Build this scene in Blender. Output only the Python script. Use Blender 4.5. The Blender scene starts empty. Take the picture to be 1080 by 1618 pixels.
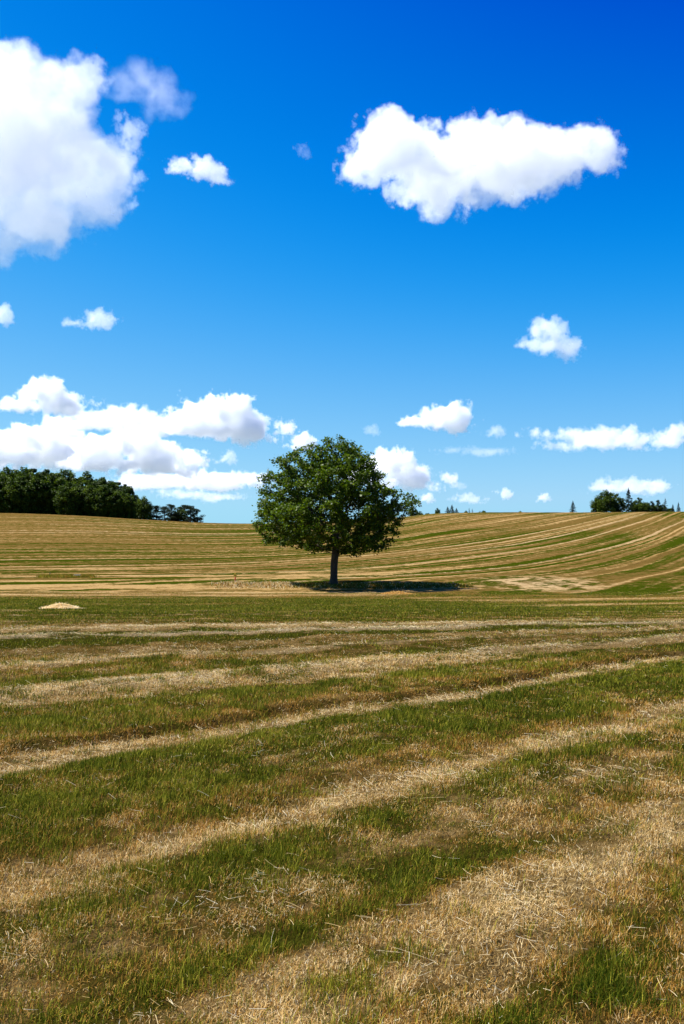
import bpy, math, random
import numpy as np
from mathutils import Vector, Matrix

# ------------------------------------------------------------------ camera, sky, sun, exposure
S = bpy.context.scene
COL = S.collection
F = 1573.0                                   # focal length of the lens expressed in photo pixels
EYE = 1.65
cam = bpy.data.cameras.new('camera'); cam_ob = bpy.data.objects.new('camera', cam); COL.objects.link(cam_ob); S.camera = cam_ob
cam.sensor_fit = 'VERTICAL'; cam.sensor_height = 36; cam.lens = 35; cam.clip_start = .05; cam.clip_end = 80000
cam_ob.location = (0, 0, EYE); cam_ob.rotation_euler = (math.pi / 2 + math.atan(41 / F), 0, 0)

world = bpy.data.worlds.new('World'); S.world = world; world.use_nodes = True
wt = world.node_tree; wt.nodes.clear()
SUN_EL, SUN_AZ = math.radians(56), math.radians(-78)      # high sun from the left, a touch beyond the oak
sky = wt.nodes.new('ShaderNodeTexSky'); sky.sky_type = 'NISHITA'; sky.sun_disc = False
sky.sun_elevation = SUN_EL; sky.sun_rotation = SUN_AZ
sky.air_density = .8; sky.dust_density = .3; sky.ozone_density = 6
sep = wt.nodes.new('ShaderNodeSeparateColor'); com = wt.nodes.new('ShaderNodeCombineColor')
wt.links.new(sky.outputs[0], sep.inputs[0])
def wmath(op, a, b=0.0, c=0.0):
    n = wt.nodes.new('ShaderNodeMath'); n.operation = op
    for i, v in enumerate((a, b, c)):
        if isinstance(v, float): n.inputs[i].default_value = v
        else: wt.links.new(v, n.inputs[i])
    return n.outputs[0]
# the photograph's saturated colour grade, a log response per channel
lr, lg, lb = [wmath('LOGARITHM', sep.outputs[i], math.e) for i in range(3)]
blue = wmath('SMOOTH_MIN', wmath('MULTIPLY_ADD', lb, 4.0, -.96), wmath('MULTIPLY_ADD', lb, 1.2, 3.30), 1.0)
wt.links.new(wmath('MINIMUM', wmath('SMOOTH_MAX', wmath('MULTIPLY_ADD', lr, 2.085, -.66), 0.0, .7), wmath('MULTIPLY', blue, .40)), com.inputs[0])
wt.links.new(wmath('MINIMUM', wmath('MAXIMUM', wmath('MULTIPLY_ADD', lg, 2.8, -.68), .3), wmath('MULTIPLY', blue, .90)), com.inputs[1])
wt.links.new(blue, com.inputs[2])
bg = wt.nodes.new('ShaderNodeBackground'); bg.inputs[1].default_value = .087
wo = wt.nodes.new('ShaderNodeOutputWorld')
wt.links.new(com.outputs[0], bg.inputs[0]); wt.links.new(bg.outputs[0], wo.inputs[0])

sl = bpy.data.lights.new('sun', 'SUN'); sl.energy = 5.0; sl.angle = math.radians(.5); sl.color = (1, .975, .94)
so = bpy.data.objects.new('sun', sl); COL.objects.link(so)
so.rotation_euler = Vector((math.sin(SUN_AZ) * math.cos(SUN_EL), math.cos(SUN_AZ) * math.cos(SUN_EL), math.sin(SUN_EL))).to_track_quat('Z', 'Y').to_euler()

vs = S.view_settings; vs.view_transform = 'Standard'; vs.look = 'None'; vs.gamma = 1; vs.exposure = 1.0
S.cycles.volume_bounces = 40; S.cycles.max_bounces = 40; S.cycles.diffuse_bounces = 3; S.cycles.transmission_bounces = 4
S.cycles.transparent_max_bounces = 16; S.cycles.volume_step_rate = 2

# ------------------------------------------------------------------ helpers
RNG = np.random.default_rng(7)
def ray(px, py):
    v = Vector(((px - 540) / F, (809 - py) / F, -1))
    return (cam_ob.rotation_euler.to_matrix() @ v).normalized()

def hash2(ix, iy, seed):
    h = (ix.astype(np.int64) * 374761393 + iy.astype(np.int64) * 668265263 + seed * 1442695041) & 0xffffffff
    h = ((h ^ (h >> 13)) * 1274126177) & 0xffffffff
    h = ((h ^ (h >> 16)) * 2246822519) & 0xffffffff
    return ((h ^ (h >> 15)) & 0xffffff) / float(0xffffff)
def vnoise(x, y, seed=0):
    x = np.asarray(x, float); y = np.asarray(y, float)
    ix = np.floor(x); iy = np.floor(y); fx = x - ix; fy = y - iy
    ix = ix.astype(np.int64); iy = iy.astype(np.int64)
    fx = fx * fx * (3 - 2 * fx); fy = fy * fy * (3 - 2 * fy)
    a = hash2(ix, iy, seed); b = hash2(ix + 1, iy, seed); c = hash2(ix, iy + 1, seed); d = hash2(ix + 1, iy + 1, seed)
    return (a * (1 - fx) + b * fx) * (1 - fy) + (c * (1 - fx) + d * fx) * fy
def fbm(x, y, seed=0, octv=4, g=.5):
    t = 0; a = 1; s = 0
    for o in range(octv):
        t = t + a * vnoise(x * 2 ** o + 17.3 * o, y * 2 ** o - 9.1 * o, seed + o); s += a; a *= g
    return t / s
def sstep(a, b, x):
    t = np.clip((x - a) / (b - a), 0, 1); return t * t * (3 - 2 * t)

def mesh_np(name, verts, faces, nper, mats=(), smooth=False, attrs=None):
    """verts (n,3), faces flat index array of polygons with nper corners each"""
    me = bpy.data.meshes.new(name)
    verts = np.ascontiguousarray(verts, dtype=np.float32); faces = np.ascontiguousarray(faces, dtype=np.int32).ravel()
    me.vertices.add(len(verts)); me.vertices.foreach_set('co', verts.ravel())
    n = len(faces) // nper
    me.loops.add(len(faces)); me.loops.foreach_set('vertex_index', faces)
    me.polygons.add(n); me.polygons.foreach_set('loop_start', np.arange(0, n * nper, nper, dtype=np.int32))
    if smooth: me.polygons.foreach_set('use_smooth', np.ones(n, dtype=bool))
    for k, v in (attrs or {}).items():
        a = me.attributes.new(k, 'FLOAT', 'POINT'); a.data.foreach_set('value', np.ascontiguousarray(v, dtype=np.float32))
    for m in mats: me.materials.append(m)
    me.update(calc_edges=True)
    return me
def link(name, data, parent=None, loc=None):
    o = bpy.data.objects.new(name, data); COL.objects.link(o)
    if parent is not None: o.parent = parent
    if loc is not None: o.location = loc
    return o
def tag(o, label=None, cat=None, group=None, kind=None):
    for k, v in (('label', label), ('category', cat), ('group', group), ('kind', kind)):
        if v: o[k] = v
    return o

# ------------------------------------------------------------------ terrain
def pchip(xs, ys):
    xs = np.array(xs, float); ys = np.array(ys, float); h = np.diff(xs); d = np.diff(ys) / h
    m = np.zeros(len(xs)); m[0] = d[0]; m[-1] = d[-1]
    for i in range(1, len(xs) - 1):
        m[i] = 0 if d[i - 1] * d[i] <= 0 else 2 * d[i - 1] * d[i] / (d[i - 1] + d[i])
    def f(x):
        x = np.clip(x, xs[0], xs[-1]); i = np.clip(np.searchsorted(xs, x) - 1, 0, len(xs) - 2)
        t = (x - xs[i]) / h[i]
        return (ys[i] * (1 + 2 * t) * (1 - t) ** 2 + ys[i + 1] * t * t * (3 - 2 * t) + m[i] * h[i] * t * (1 - t) ** 2 + m[i + 1] * h[i] * t * t * (t - 1))
    return f
# sight-line drop (in thousandths) of the near field, then the climb to the crest as a share of the whole
near_sig = pchip([3, 8, 14, 18, 22, 30, 45, 60, 70, 80, 87, 95], [-550, -206.2, -118.5, -95, -84, -74, -66, -60.5, -57.5, -53.5, -46.5, -39.5])
climb = pchip([95, 120, 150, 200, 250, 300, 345, 420, 600], [0, .16, .37, .62, .81, .945, 1, .95, .62])
crest = pchip([-8, -1.2, -.344, -.267, -.2, -.137, -.095, -.03, .02, .064, .1, .17, .3, .5, 1.2, 8],
              [30, 27, 24.6, 22.5, 18.6, 15.2, 14.5, 16, 18.3, 21.2, 24.6, 25.7, 26.0, 27, 29, 30])
def elev(X, Z):
    X = np.asarray(X, float); Z = np.asarray(Z, float)
    t = X / np.maximum(Z, 30)
    t = np.clip(t, -8, 8)
    flat = EYE + near_sig(np.maximum(Z, 8)) / 1000 * np.maximum(Z, 8)
    sig = (-39.5 + (crest(t) + 39.5) * climb(Z)) / 1000
    hill = EYE + sig * np.minimum(Z, 600) - np.clip(Z - 600, 0, 3000) * .02
    e = np.where(Z < 95, flat, hill)
    e = e + .25 * (vnoise(X / 40 + 3, Z / 55, 5) - .5) * sstep(20, 80, Z)
    e = e + .05 * (fbm(X / 2.2, Z / 2.2, 8, 3) - .5) * (1 - sstep(20, 60, Z))
    return e

# ---- mowing rows.  Near field: every row is Z = c + m(c) * X ; far hill: every row is Z = u + a(X)
m_tab = ([2.5, 4, 6.4, 9.5, 12.4, 15, 17.6, 20, 25, 30, 50, 90], [1.08, 1.06, 1.04, .94, .74, .58, .40, .33, .26, .2, .11, .05])
def row_near(X, Z):
    Xe = 14 * np.tanh(X / 14.0)
    lo = np.full(np.shape(Z), -40.0); hi = np.full(np.shape(Z), 220.0)
    for _ in range(22):
        mid = (lo + hi) / 2; v = mid + np.interp(mid, *m_tab) * Xe - Z
        lo = np.where(v < 0, mid, lo); hi = np.where(v < 0, hi, mid)
    return (lo + hi) / 2
ax_x = np.linspace(-900, 900, 1801)
ax_d = np.interp(ax_x, [-900, -200, -80, -30, 0, 20, 40, 80, 150, 900], [.12, .16, .26, .5, 1.0, 1.6, 1.95, 2.25, 2.4, 2.5])
ax_v = np.cumsum(ax_d); ax_v -= ax_v[900]
def crow(X, Z):      # row number with the wander of the mower in it
    return row_near(X, Z) + (fbm(X / 1.3, Z / 1.3, 3, 3) - .5) * np.clip(.07 * Z, .25, 1.4) * .9 * (1 - .55 * sstep(14, 30, Z)) + (fbm(X / 11, Z / 30, 6, 2) - .5) * 7 * sstep(42, 62, Z)
def row_far(X, Z): return Z - np.interp(X, ax_x, ax_v)

def y_of_Z(Z): return 850 - np.where(Z < 8, -1650.0 / np.maximum(Z, .5), near_sig(Z)) * F / 1000
_Z = np.concatenate([np.linspace(1.5, 8, 400), np.linspace(8.01, 95, 1500)]); _Y = y_of_Z(_Z)
def Z_of_y(y): return np.interp(-y, -_Y, _Z)
prof = [(2300, .3, .3, 0), (1800, .36, .2, 0), (1680, .28, .35, 0), (1618, .2, .42, 0), (1600, .12, .8, 0), (1540, .1, .85, 0), (1500, .2, .5, 0), (1445, .36, .2, 0), (1400, .50, .2, 0),
        (1330, .60, .22, 0), (1290, .48, .35, 0), (1262, .15, .62, 0), (1240, .15, .5, 0), (1222, .3, .12, 0), (1200, .8, .03, 0), (1150, .93, .02, 0), (1133, .75, .05, 0), (1129, .1, .8, 0),
        (1117, .05, .8, 0), (1108, .15, .2, 0), (1098, .45, .04, 0), (1075, .75, .08, 0), (1069, .35, .4, 0), (1062, .05, .85, 0), (1047, .15, .9, .5), (1042, .6, .15, 0), (1034, .6, .1, 0),
        (1027, .35, .2, 0), (1023, .05, .95, .4), (1017, .1, .5, 0), (1009, .2, .35, 0), (1004, .75, .1, 0), (1000, .5, .5, .4), (996.5, .1, .95, 1), (994, .5, .4, .5), (992.4, .95, .02, 0), (991, .9, .05, 0), (989, .08, .9, 0),
        (986, .1, .75, 0), (983, .3, .2, 0), (979, .5, .15, 0), (975, .8, .05, 0), (971.5, .7, .12, 0), (970.5, .4, .4, .5), (969.3, .8, .05, 0), (966, .85, .02, 0), (965, .5, .4, .3), (964, .9, .0, 0), (959, .9, 0, 0), (958, .85, .05, 0),
        (954.5, .8, .05, 0), (954, .5, .25, 0), (953, .92, 0, 0), (948, .95, 0, 0), (947, .6, .2, 0), (946, .92, 0, 0), (942, .85, .03, 0), (940.5, .25, .3, 0), (939.5, .05, .9, 0), (937.5, .1, .9, .3), (936.5, .4, .4, 0),
        (934.5, .6, .2, 0), (933.5, .2, .8, .3), (932, .15, .7, 0), (930, .3, .3, 0), (927, .2, .4, 0), (925, .2, .7, 0), (922, .3, .4, 0), (917, .3, .4, 0)]
pr_c = Z_of_y(np.array([p[0] for p in prof])); pr_g = np.array([p[1] for p in prof]); pr_s = np.array([p[2] for p in prof]); pr_w = np.array([p[3] for p in prof])
_o = np.argsort(pr_c); pr_c, pr_g, pr_s, pr_w = pr_c[_o], pr_g[_o], pr_s[_o], pr_w[_o]
# far rows: an irregular sequence of swaths (green aftermath, brown stubble, pale windrow)
rr = random.Random(21); fr = []; u = -420.0
while u < 900:
    kind = rr.choice(['green', 'pale', 'brown', 'thin', 'green', 'pale', 'mix', 'brown', 'brown', 'mix', 'mix', 'thin'])
    if kind == 'green': w, g, s, wh = rr.uniform(1.2, 3.2), rr.uniform(.7, .95), .03, 0
    elif kind == 'pale': w, g, s, wh = rr.uniform(.7, 1.9), .05, rr.uniform(.6, .95), rr.uniform(0, .2)
    elif kind == 'brown': w, g, s, wh = rr.uniform(2.0, 5.5), rr.uniform(.1, .35), rr.uniform(.02, .3), 0
    elif kind == 'thin': w, g, s, wh = rr.uniform(.8, 1.4), rr.uniform(.85, 1), 0, 0
    else: w, g, s, wh = rr.uniform(1.5, 4), rr.uniform(.35, .55), rr.uniform(.1, .35), 0
    fr.append((u, g, s, wh)); fr.append((u + w - .35, g, s, wh)); u += w
fr = np.array(fr)
rel = [(1700, 0), (1560, .03), (1450, 0), (1400, .01), (1330, .03), (1290, .02), (1262, -.02), (1240, -.02), (1220, .01), (1180, .04), (1140, .03), (1131, -.035), (1118, -.04), (1111, -.045), (1107, .045), (1090, .04), (1070, .02),
       (1062, .02), (1055, .06), (1045, .03), (1040, -.02), (1030, .02), (1023, .06), (1015, 0), (1004, .03), (997, .09), (994, 0), (991, -.02), (989, .06), (984, .0), (975, .03), (965, .06), (958, 0), (954, .05), (947, 0), (940, .06), (932, 0), (917, 0)]
rl_c = Z_of_y(np.array([p[0] for p in rel])); _o = np.argsort(rl_c); rl_c = rl_c[_o]; rl_h = np.array([p[1] for p in rel])[_o]
def ground_z(X, Z):
    X = np.asarray(X, float); Z = np.asarray(Z, float)
    near = (Z > 1.5) & (Z < 95); k = np.interp(crow(X, np.clip(Z, 1.5, 95)), rl_c, rl_h) * (.5 + fbm(X / .8, Z / .8, 19, 2))
    far = sstep(88, 100, Z) * (1 - sstep(330, 420, Z)); uu = row_far(X, Z) + (vnoise(X / 25, Z / 25, 4) - .5) * 2.2 + (vnoise(X / 6, Z / 6, 14) - .5) * .7
    return elev(X, Z) + far * .16 * (vnoise(uu * .8, X / 60, 15) - .5) + near * .65 * k * (1 - sstep(75, 90, Z)) + ((Z > 1.5) & (Z < 30)) * .03 * (fbm(X / .28, Z / .28, 41, 3) - .5)
def field(X, Z):
    """share of green, straw and whitened straw on the ground at a place of the field"""
    X = np.asarray(X, float); Z = np.asarray(Z, float)
    c = crow(X, Z)
    g = np.interp(c, pr_c, pr_g); s = np.interp(c, pr_c, pr_s); w = .45 * np.interp(c, pr_c, pr_w)
    s = s * (1 - .75 * sstep(50, 60, Z) * sstep(.45, .6, fbm(X / 8, Z / 4, 29, 3)))
    u = row_far(X, Z)
    u = u + (vnoise(X / 25, Z / 25, 4) - .5) * 2.2 + (vnoise(X / 6, Z / 6, 14) - .5) * .7
    g2 = np.interp(u, fr[:, 0], fr[:, 1]); s2 = np.interp(u, fr[:, 0], fr[:, 2]); w2 = np.interp(u, fr[:, 0], fr[:, 3])
    sub = vnoise(u * 1.3, X / 22, 15) - .5; sub2 = vnoise(u / 2.1, X / 38 + Z / 90, 16) - .5
    g2 = np.clip(g2 + sub * .8 + sub2 * 1.2 + .08, 0, 1); s2 = np.clip(s2 - sub * .5 + (vnoise(u / 1.5, X / 30, 17) - .5) * 1.0 - .04, 0, 1)
    s2 = s2 * (1 - .3 * sstep(-5, -40, X)); g2 = g2 + .06 * sstep(-5, -40, X) * (1 - sstep(150, 230, Z))
    # broad tone of the hill: browner towards the left and the crest
    br = sstep(.5, .75, fbm(X / 90 + 5, Z / 60, 31, 2) + .22 * sstep(-10, -90, X) * sstep(120, 200, Z))
    s2 = s2 * .88; g2 = g2 * (1 - .45 * sstep(28, 45, X) * (1 - sstep(125, 150, Z)) * sstep(.4, .55, vnoise(u / 2.5, X / 20, 18)))
    g2 = g2 * (1 - .6 * br); 
    # headland streaks at the foot of the hill
    ft = (1 - sstep(100, 130, Z + .12 * X)) * sstep(-60, -25, X) * (1 - sstep(0, 10, X))
    k = fbm(X / 14, (Z - .18 * X) / 2.6, 51, 3)
    s2 = s2 + .65 * ft * sstep(.45, .65, k); g2 = g2 * (1 - ft * sstep(.42, .6, k))
    oak_shade = 1 - sstep(.75, 1.1, ((X - 3.6) / 8.2) ** 2 + ((Z - 87.2) / 3.2) ** 2 + .5 * (fbm(X / 1.2, Z / 1.2, 71, 2) - .5))   # rough soil, its colour darkened to deepen the oak's cast shadow
    sw = np.exp(-((X - 17.5) / 5.5) ** 2 - ((Z - 90) / 9) ** 2)
    kk = fbm(X / 1.5 + Z / 7, Z / 2.6 - X / 4, 61, 4, .6)
    kk = sstep(.34, .66, kk + .35 * (fbm(X * 1.7, Z * .9, 62, 2) - .5)); sm_ = sstep(.1, .5, sw)
    s2 = s2 * (1 - .75 * sm_) + .75 * sm_ * (.1 + .7 * kk); g2 = g2 * (1 - .75 * sm_) + .75 * sm_ * (.7 - .65 * kk); w2 = w2 + sw * .2
    cs = (vnoise(c * 1.6, X / 9, 25) - .5) * sstep(9, 20, Z) + (vnoise(c * 3.2, X / 3, 36) - .5) * (.9 - .5 * sstep(9, 20, Z)); g = np.clip(g + cs * .6, 0, 1); s = np.clip(s - cs * .6, 0, 1)
    rt = sstep(3, 16, X - .05 * Z) * sstep(34, 44, Z); cr = vnoise(c * .55 + 7, X / 16, 26) + .25 * (vnoise(c * 1.9, X / 9, 27) - .5)    # brown and tan swaths break the green strip at the right
    g = g * (1 - rt * .9 * sstep(.38, .55, cr)); s = s + rt * .75 * sstep(.55, .72, cr)
    zt = Z - .5 * X; rn = vnoise(zt / 1.5, X / 22, 33) + .3 * (vnoise(zt / .6, X / 12, 34) - .5)      # the hill's swaths sweep down into the strip at the right
    k2 = .85 * sstep(0, 9, X - .12 * (66 - Z)) * sstep(36, 50, Z + .6 * np.maximum(X, 0)) * (1 - sstep(150, 170, Z)) * sstep(30, 36, Z)
    g = g * (1 - k2) + k2 * (.2 + .7 * sstep(.52, .62, rn)); s = s * (1 - k2) + k2 * .8 * (1 - sstep(.30, .42, rn))
    kl = sstep(55, 64, Z) * sstep(.44, .6, fbm(X / 7 + 3, Z / 3.2, 35, 3)); g = g * (1 - .5 * kl); s = s + .25 * kl * sstep(-4, -14, X)
    g = g * (1 - .45 * sstep(38, 46, Z) * sstep(.55, .75, fbm(X / 5, Z / 3, 28, 3)))
    b = sstep(-2, 2, Z - (89 - 23 * sstep(6, 26, X) - 9 * sstep(-6, -26, X)) + 3 * (vnoise(X / 9, Z / 9, 77) - .5))
    g = g * (1 - b) + g2 * b; s = s * (1 - b) + s2 * b; w = w * (1 - b) + w2 * b
    g = g * (1 - oak_shade) + .35 * oak_shade; s = s * (1 - oak_shade); w = w * (1 - oak_shade)
    n = fbm(X / .55, Z / .55, 11, 3) - .5; n2 = fbm(X / 2.5, Z / 2.5, 12, 3) - .5
    amp = 1 - sstep(30, 90, Z)
    g = np.clip(g + (n * .55 + n2 * .3) * amp, 0, 1)
    s = np.clip(s - (n * .35 + n2 * .25) * amp + (fbm(X / .3, Z / .3, 13, 2) - .5) * .6 * amp * (s > .2), 0, 1)
    return g, s, np.clip(w, 0, 1)

# ------------------------------------------------------------------ materials
def new_mat(name):
    m = bpy.data.materials.new(name); m.use_nodes = True; m.node_tree.nodes.clear(); return m, m.node_tree
class NB:
    def __init__(s, t): s.t = t
    def n(s, ty, **k):
        x = s.t.nodes.new(ty)
        for a, v in k.items(): setattr(x, a, v)
        return x
    def l(s, a, b): s.t.links.new(a, b)
    def val(s, sock, v):
        if isinstance(v, bpy.types.NodeSocket): s.l(v, sock)
        else: sock.default_value = v
    def math(s, op, *a):
        x = s.n('ShaderNodeMath', operation=op)
        for i, v in enumerate(a): s.val(x.inputs[i], v)
        return x.outputs[0]
    def mix(s, f, a, b, mode='MIX'):
        x = s.n('ShaderNodeMix', data_type='RGBA', blend_type=mode)
        s.val(x.inputs[0], f); s.val(x.inputs[6], a if not isinstance(a, tuple) else (*a, 1)); s.val(x.inputs[7], b if not isinstance(b, tuple) else (*b, 1))
        return x.outputs[2]
    def noise(s, scale, detail=3, rough=.5, vec=None, out=0):
        x = s.n('ShaderNodeTexNoise'); x.inputs['Scale'].default_value = scale; x.inputs['Detail'].default_value = detail; x.inputs['Roughness'].default_value = rough
        if vec is not None: s.l(vec, x.inputs['Vector'])
        return x.outputs[out]
    def ramp(s, f, stops):
        x = s.n('ShaderNodeValToRGB'); r = x.color_ramp
        while len(r.elements) < len(stops): r.elements.new(.5)
        for e, (p, c) in zip(r.elements, stops): e.position = p; e.color = (*c, 1)
        s.l(f, x.inputs[0]); return x.outputs[0]
    def attr(s, name): x = s.n('ShaderNodeAttribute'); x.attribute_name = name; return x.outputs['Fac']

def ground_material():
    m, t = new_mat('field_ground'); b = NB(t)
    pos = b.n('ShaderNodeNewGeometry').outputs['Position']
    g, s, w = b.attr('green'), b.attr('straw'), b.attr('white')
    n_f = b.noise(38, 4, .65, pos); n_m = b.noise(6, 4, .6, pos)
    far = b.n('ShaderNodeMapping'); far.inputs['Scale'].default_value = (.5, .5, .5); b.l(pos, far.inputs[0]); n_l = b.noise(1.6, 5, .62, far.outputs[0])
    mixn = b.math('ADD', b.math('MULTIPLY', n_f, .25), b.math('ADD', b.math('MULTIPLY', n_m, .3), b.math('MULTIPLY', n_l, .45)))
    n_k = b.noise(2.3, 4, .6, pos); mixn = b.math('ADD', mixn, b.math('MULTIPLY', b.math('SUBTRACT', n_k, .5), .35))
    jit = b.math('MULTIPLY', b.math('SUBTRACT', mixn, .5), 3.4)
    gm = b.math('ADD', b.math('MULTIPLY', b.math('SUBTRACT', b.math('ADD', g, jit), .45), 2.6), .5)
    sm = b.math('ADD', b.math('MULTIPLY', b.math('SUBTRACT', b.math('SUBTRACT', s, jit), .45), 2.2), .5)
    cl = lambda v: b.math('MINIMUM', b.math('MAXIMUM', v, 0.0), 1.0)
    green = b.ramp(n_m, [(.3, (.008, .018, .0)), (.55, (.034, .046, .002)), (.72, (.085, .088, .006))])
    brown = b.ramp(n_f, [(.3, (.046, .026, .005)), (.5, (.118, .070, .016)), (.7, (.215, .135, .038))])
    tan = b.ramp(n_f, [(.3, (.16, .088, .026)), (.5, (.33, .205, .075)), (.7, (.55, .39, .17))])
    tan = b.mix(b.math('MULTIPLY', w, .8), tan, (.56, .51, .38))
    c = b.mix(cl(sm), brown, tan); c = b.mix(cl(gm), c, green)
    c = b.mix(b.math('MULTIPLY', b.attr('thatch_shade'), .62), c, (.030, .020, .004))   # shade painted into the dark thatch between the blades
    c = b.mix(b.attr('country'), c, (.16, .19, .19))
    bs = b.n('ShaderNodeBsdfPrincipled'); b.l(c, bs.inputs['Base Color']); bs.inputs['Roughness'].default_value = 1; bs.inputs['Specular IOR Level'].default_value = 0
    bp = b.n('ShaderNodeBump'); bp.inputs['Strength'].default_value = .9; bp.inputs['Distance'].default_value = .05
    b.l(b.math('ADD', n_f, b.math('MULTIPLY', n_m, 2.0)), bp.inputs['Height']); 
    bp2 = b.n('ShaderNodeBump'); bp2.inputs['Strength'].default_value = .6; bp2.inputs['Distance'].default_value = .3
    b.l(n_l, bp2.inputs['Height']); b.l(bp.outputs[0], bp2.inputs['Normal']); b.l(bp2.outputs[0], bs.inputs['Normal'])
    o = b.n('ShaderNodeOutputMaterial'); b.l(bs.outputs[0], o.inputs[0]); return m

def blade_material():
    """attribute tone: 0..1 green, 1..2 brown stubble, 2..3 pale straw"""
    m, t = new_mat('grass_blades'); b = NB(t)
    tone = b.attr('tone')
    c = b.ramp(b.math('DIVIDE', tone, 3.0), [(0, (.026, .050, .001)), (.16, (.120, .132, .004)), (.32, (.42, .37, .035)), (.335, (.13, .050, .004)), (.5, (.40, .19, .025)), (.655, (.62, .37, .085)), (.68, (.52, .33, .10)), (.85, (.80, .58, .25)), (1, (.85, .78, .54))])
    bs = b.n('ShaderNodeBsdfPrincipled'); b.l(c, bs.inputs['Base Color']); bs.inputs['Roughness'].default_value = .75; bs.inputs['Specular IOR Level'].default_value = .08
    tr = b.n('ShaderNodeBsdfTranslucent'); b.l(b.mix(.5, c, (.35, .38, .05), 'MIX'), tr.inputs[0])
    tr.inputs[0].default_value = (1, 1, 1, 1); b.l(c, tr.inputs[0])
    mx = b.n('ShaderNodeMixShader'); mx.inputs[0].default_value = .3; b.l(bs.outputs[0], mx.inputs[1]); b.l(tr.outputs[0], mx.inputs[2])
    o = b.n('ShaderNodeOutputMaterial'); b.l(mx.outputs[0], o.inputs[0]); return m

def leaf_material(name, dark, mid, light, transl=.3, rough=.45):
    m, t = new_mat(name); b = NB(t)
    c = b.ramp(b.attr('tone'), [(0, dark), (.5, mid), (1, light)])
    bs = b.n('ShaderNodeBsdfPrincipled'); b.l(c, bs.inputs['Base Color']); bs.inputs['Roughness'].default_value = rough; bs.inputs['Specular IOR Level'].default_value = .12
    tr = b.n('ShaderNodeBsdfTranslucent'); b.l(b.mix(1.0, c, (1.5, 1.6, .6), 'MULTIPLY'), tr.inputs[0])
    mx = b.n('ShaderNodeMixShader'); mx.inputs[0].default_value = transl; b.l(bs.outputs[0], mx.inputs[1]); b.l(tr.outputs[0], mx.inputs[2])
    o = b.n('ShaderNodeOutputMaterial'); b.l(mx.outputs[0], o.inputs[0]); return m

def bark_material(name, a, c2, scale=6):
    m, t = new_mat(name); b = NB(t)
    tc = b.n('ShaderNodeTexCoord').outputs['Object']
    mp = b.n('ShaderNodeMapping'); mp.inputs['Scale'].default_value = (3.5, 3.5, .6); b.l(tc, mp.inputs[0])
    n = b.noise(scale, 6, .65, mp.outputs[0])
    c = b.ramp(n, [(.35, a), (.7, c2)])
    bs = b.n('ShaderNodeBsdfPrincipled'); b.l(c, bs.inputs['Base Color']); bs.inputs['Roughness'].default_value = .9
    bp = b.n('ShaderNodeBump'); bp.inputs['Strength'].default_value = 1; bp.inputs['Distance'].default_value = .06; b.l(n, bp.inputs['Height']); b.l(bp.outputs[0], bs.inputs['Normal'])
    o = b.n('ShaderNodeOutputMaterial'); b.l(bs.outputs[0], o.inputs[0]); return m
def plain_material(name, c1, c2, scale=8, rough=.7, bump=.01):
    m, t = new_mat(name); b = NB(t)
    tc = b.n('ShaderNodeTexCoord').outputs['Object']; n = b.noise(scale, 5, .6, tc)
    bs = b.n('ShaderNodeBsdfPrincipled'); b.l(b.ramp(n, [(.3, c1), (.7, c2)]), bs.inputs['Base Color']); bs.inputs['Roughness'].default_value = rough
    bp = b.n('ShaderNodeBump'); bp.inputs['Distance'].default_value = bump; b.l(n, bp.inputs['Height']); b.l(bp.outputs[0], bs.inputs['Normal'])
    o = b.n('ShaderNodeOutputMaterial'); b.l(bs.outputs[0], o.inputs[0]); return m

M_GROUND = ground_material(); M_BLADE = blade_material()
M_OAK = leaf_material('oak_leaves', (.014, .028, .001), (.052, .090, .003), (.145, .19, .012), .3)
M_WOOD = leaf_material('woodland_leaves', (.014, .028, .003), (.046, .076, .006), (.12, .165, .014), .2, .6)
M_PINE = leaf_material('conifer_needles', (.009, .018, .007), (.017, .032, .012), (.030, .050, .018), .1, .7)
M_BARK = bark_material('oak_bark', (.016, .012, .007), (.085, .062, .034))
M_BARK2 = bark_material('dark_bark', (.02, .016, .012), (.07, .055, .04), 3)

# ------------------------------------------------------------------ ground sheet
def build_ground():
    zs = [-300, -150, -70, -30, -12, -5, -2, 0, .8, 1.6]
    z = 2.0
    while z < 420: zs.append(z); z *= 1.0034
    z = 420
    while z < 60000: z *= 1.07; zs.append(z)
    zs = [-40000, -15000, -5000, -1500] + zs
    zs = np.array(zs, float)
    tf = np.arange(-.46, .4601, .0017)
    ext = .46 + np.cumsum(.004 * 1.13 ** np.arange(45))
    ts = np.concatenate([-ext[::-1], tf, ext])
    T, Zg = np.meshgrid(ts, zs)
    X = T * np.sqrt(Zg ** 2 + 9 + (np.abs(Zg) < 400) * 0) 
    E = ground_z(X, Zg)
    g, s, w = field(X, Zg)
    away = sstep(600, 1500, np.hypot(X, Zg))      # wide unseen country beyond the hill, greyed for its bounce on cloud bases
    nz, nx = X.shape
    idx = np.arange(nz * nx).reshape(nz, nx)
    f = np.stack([idx[:-1, :-1], idx[:-1, 1:], idx[1:, 1:], idx[1:, :-1]], -1).reshape(-1, 4)
    v = np.stack([X, Zg, E], -1).reshape(-1, 3)
    me = mesh_np('ground', v, f, 4, [M_GROUND], True, {'green': g.ravel(), 'straw': s.ravel(), 'white': w.ravel(), 'thatch_shade': (1 - sstep(12, 45, Zg)).ravel(), 'country': away.ravel()})
    tag(link('ground', me), kind='structure')
build_ground()

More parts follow.
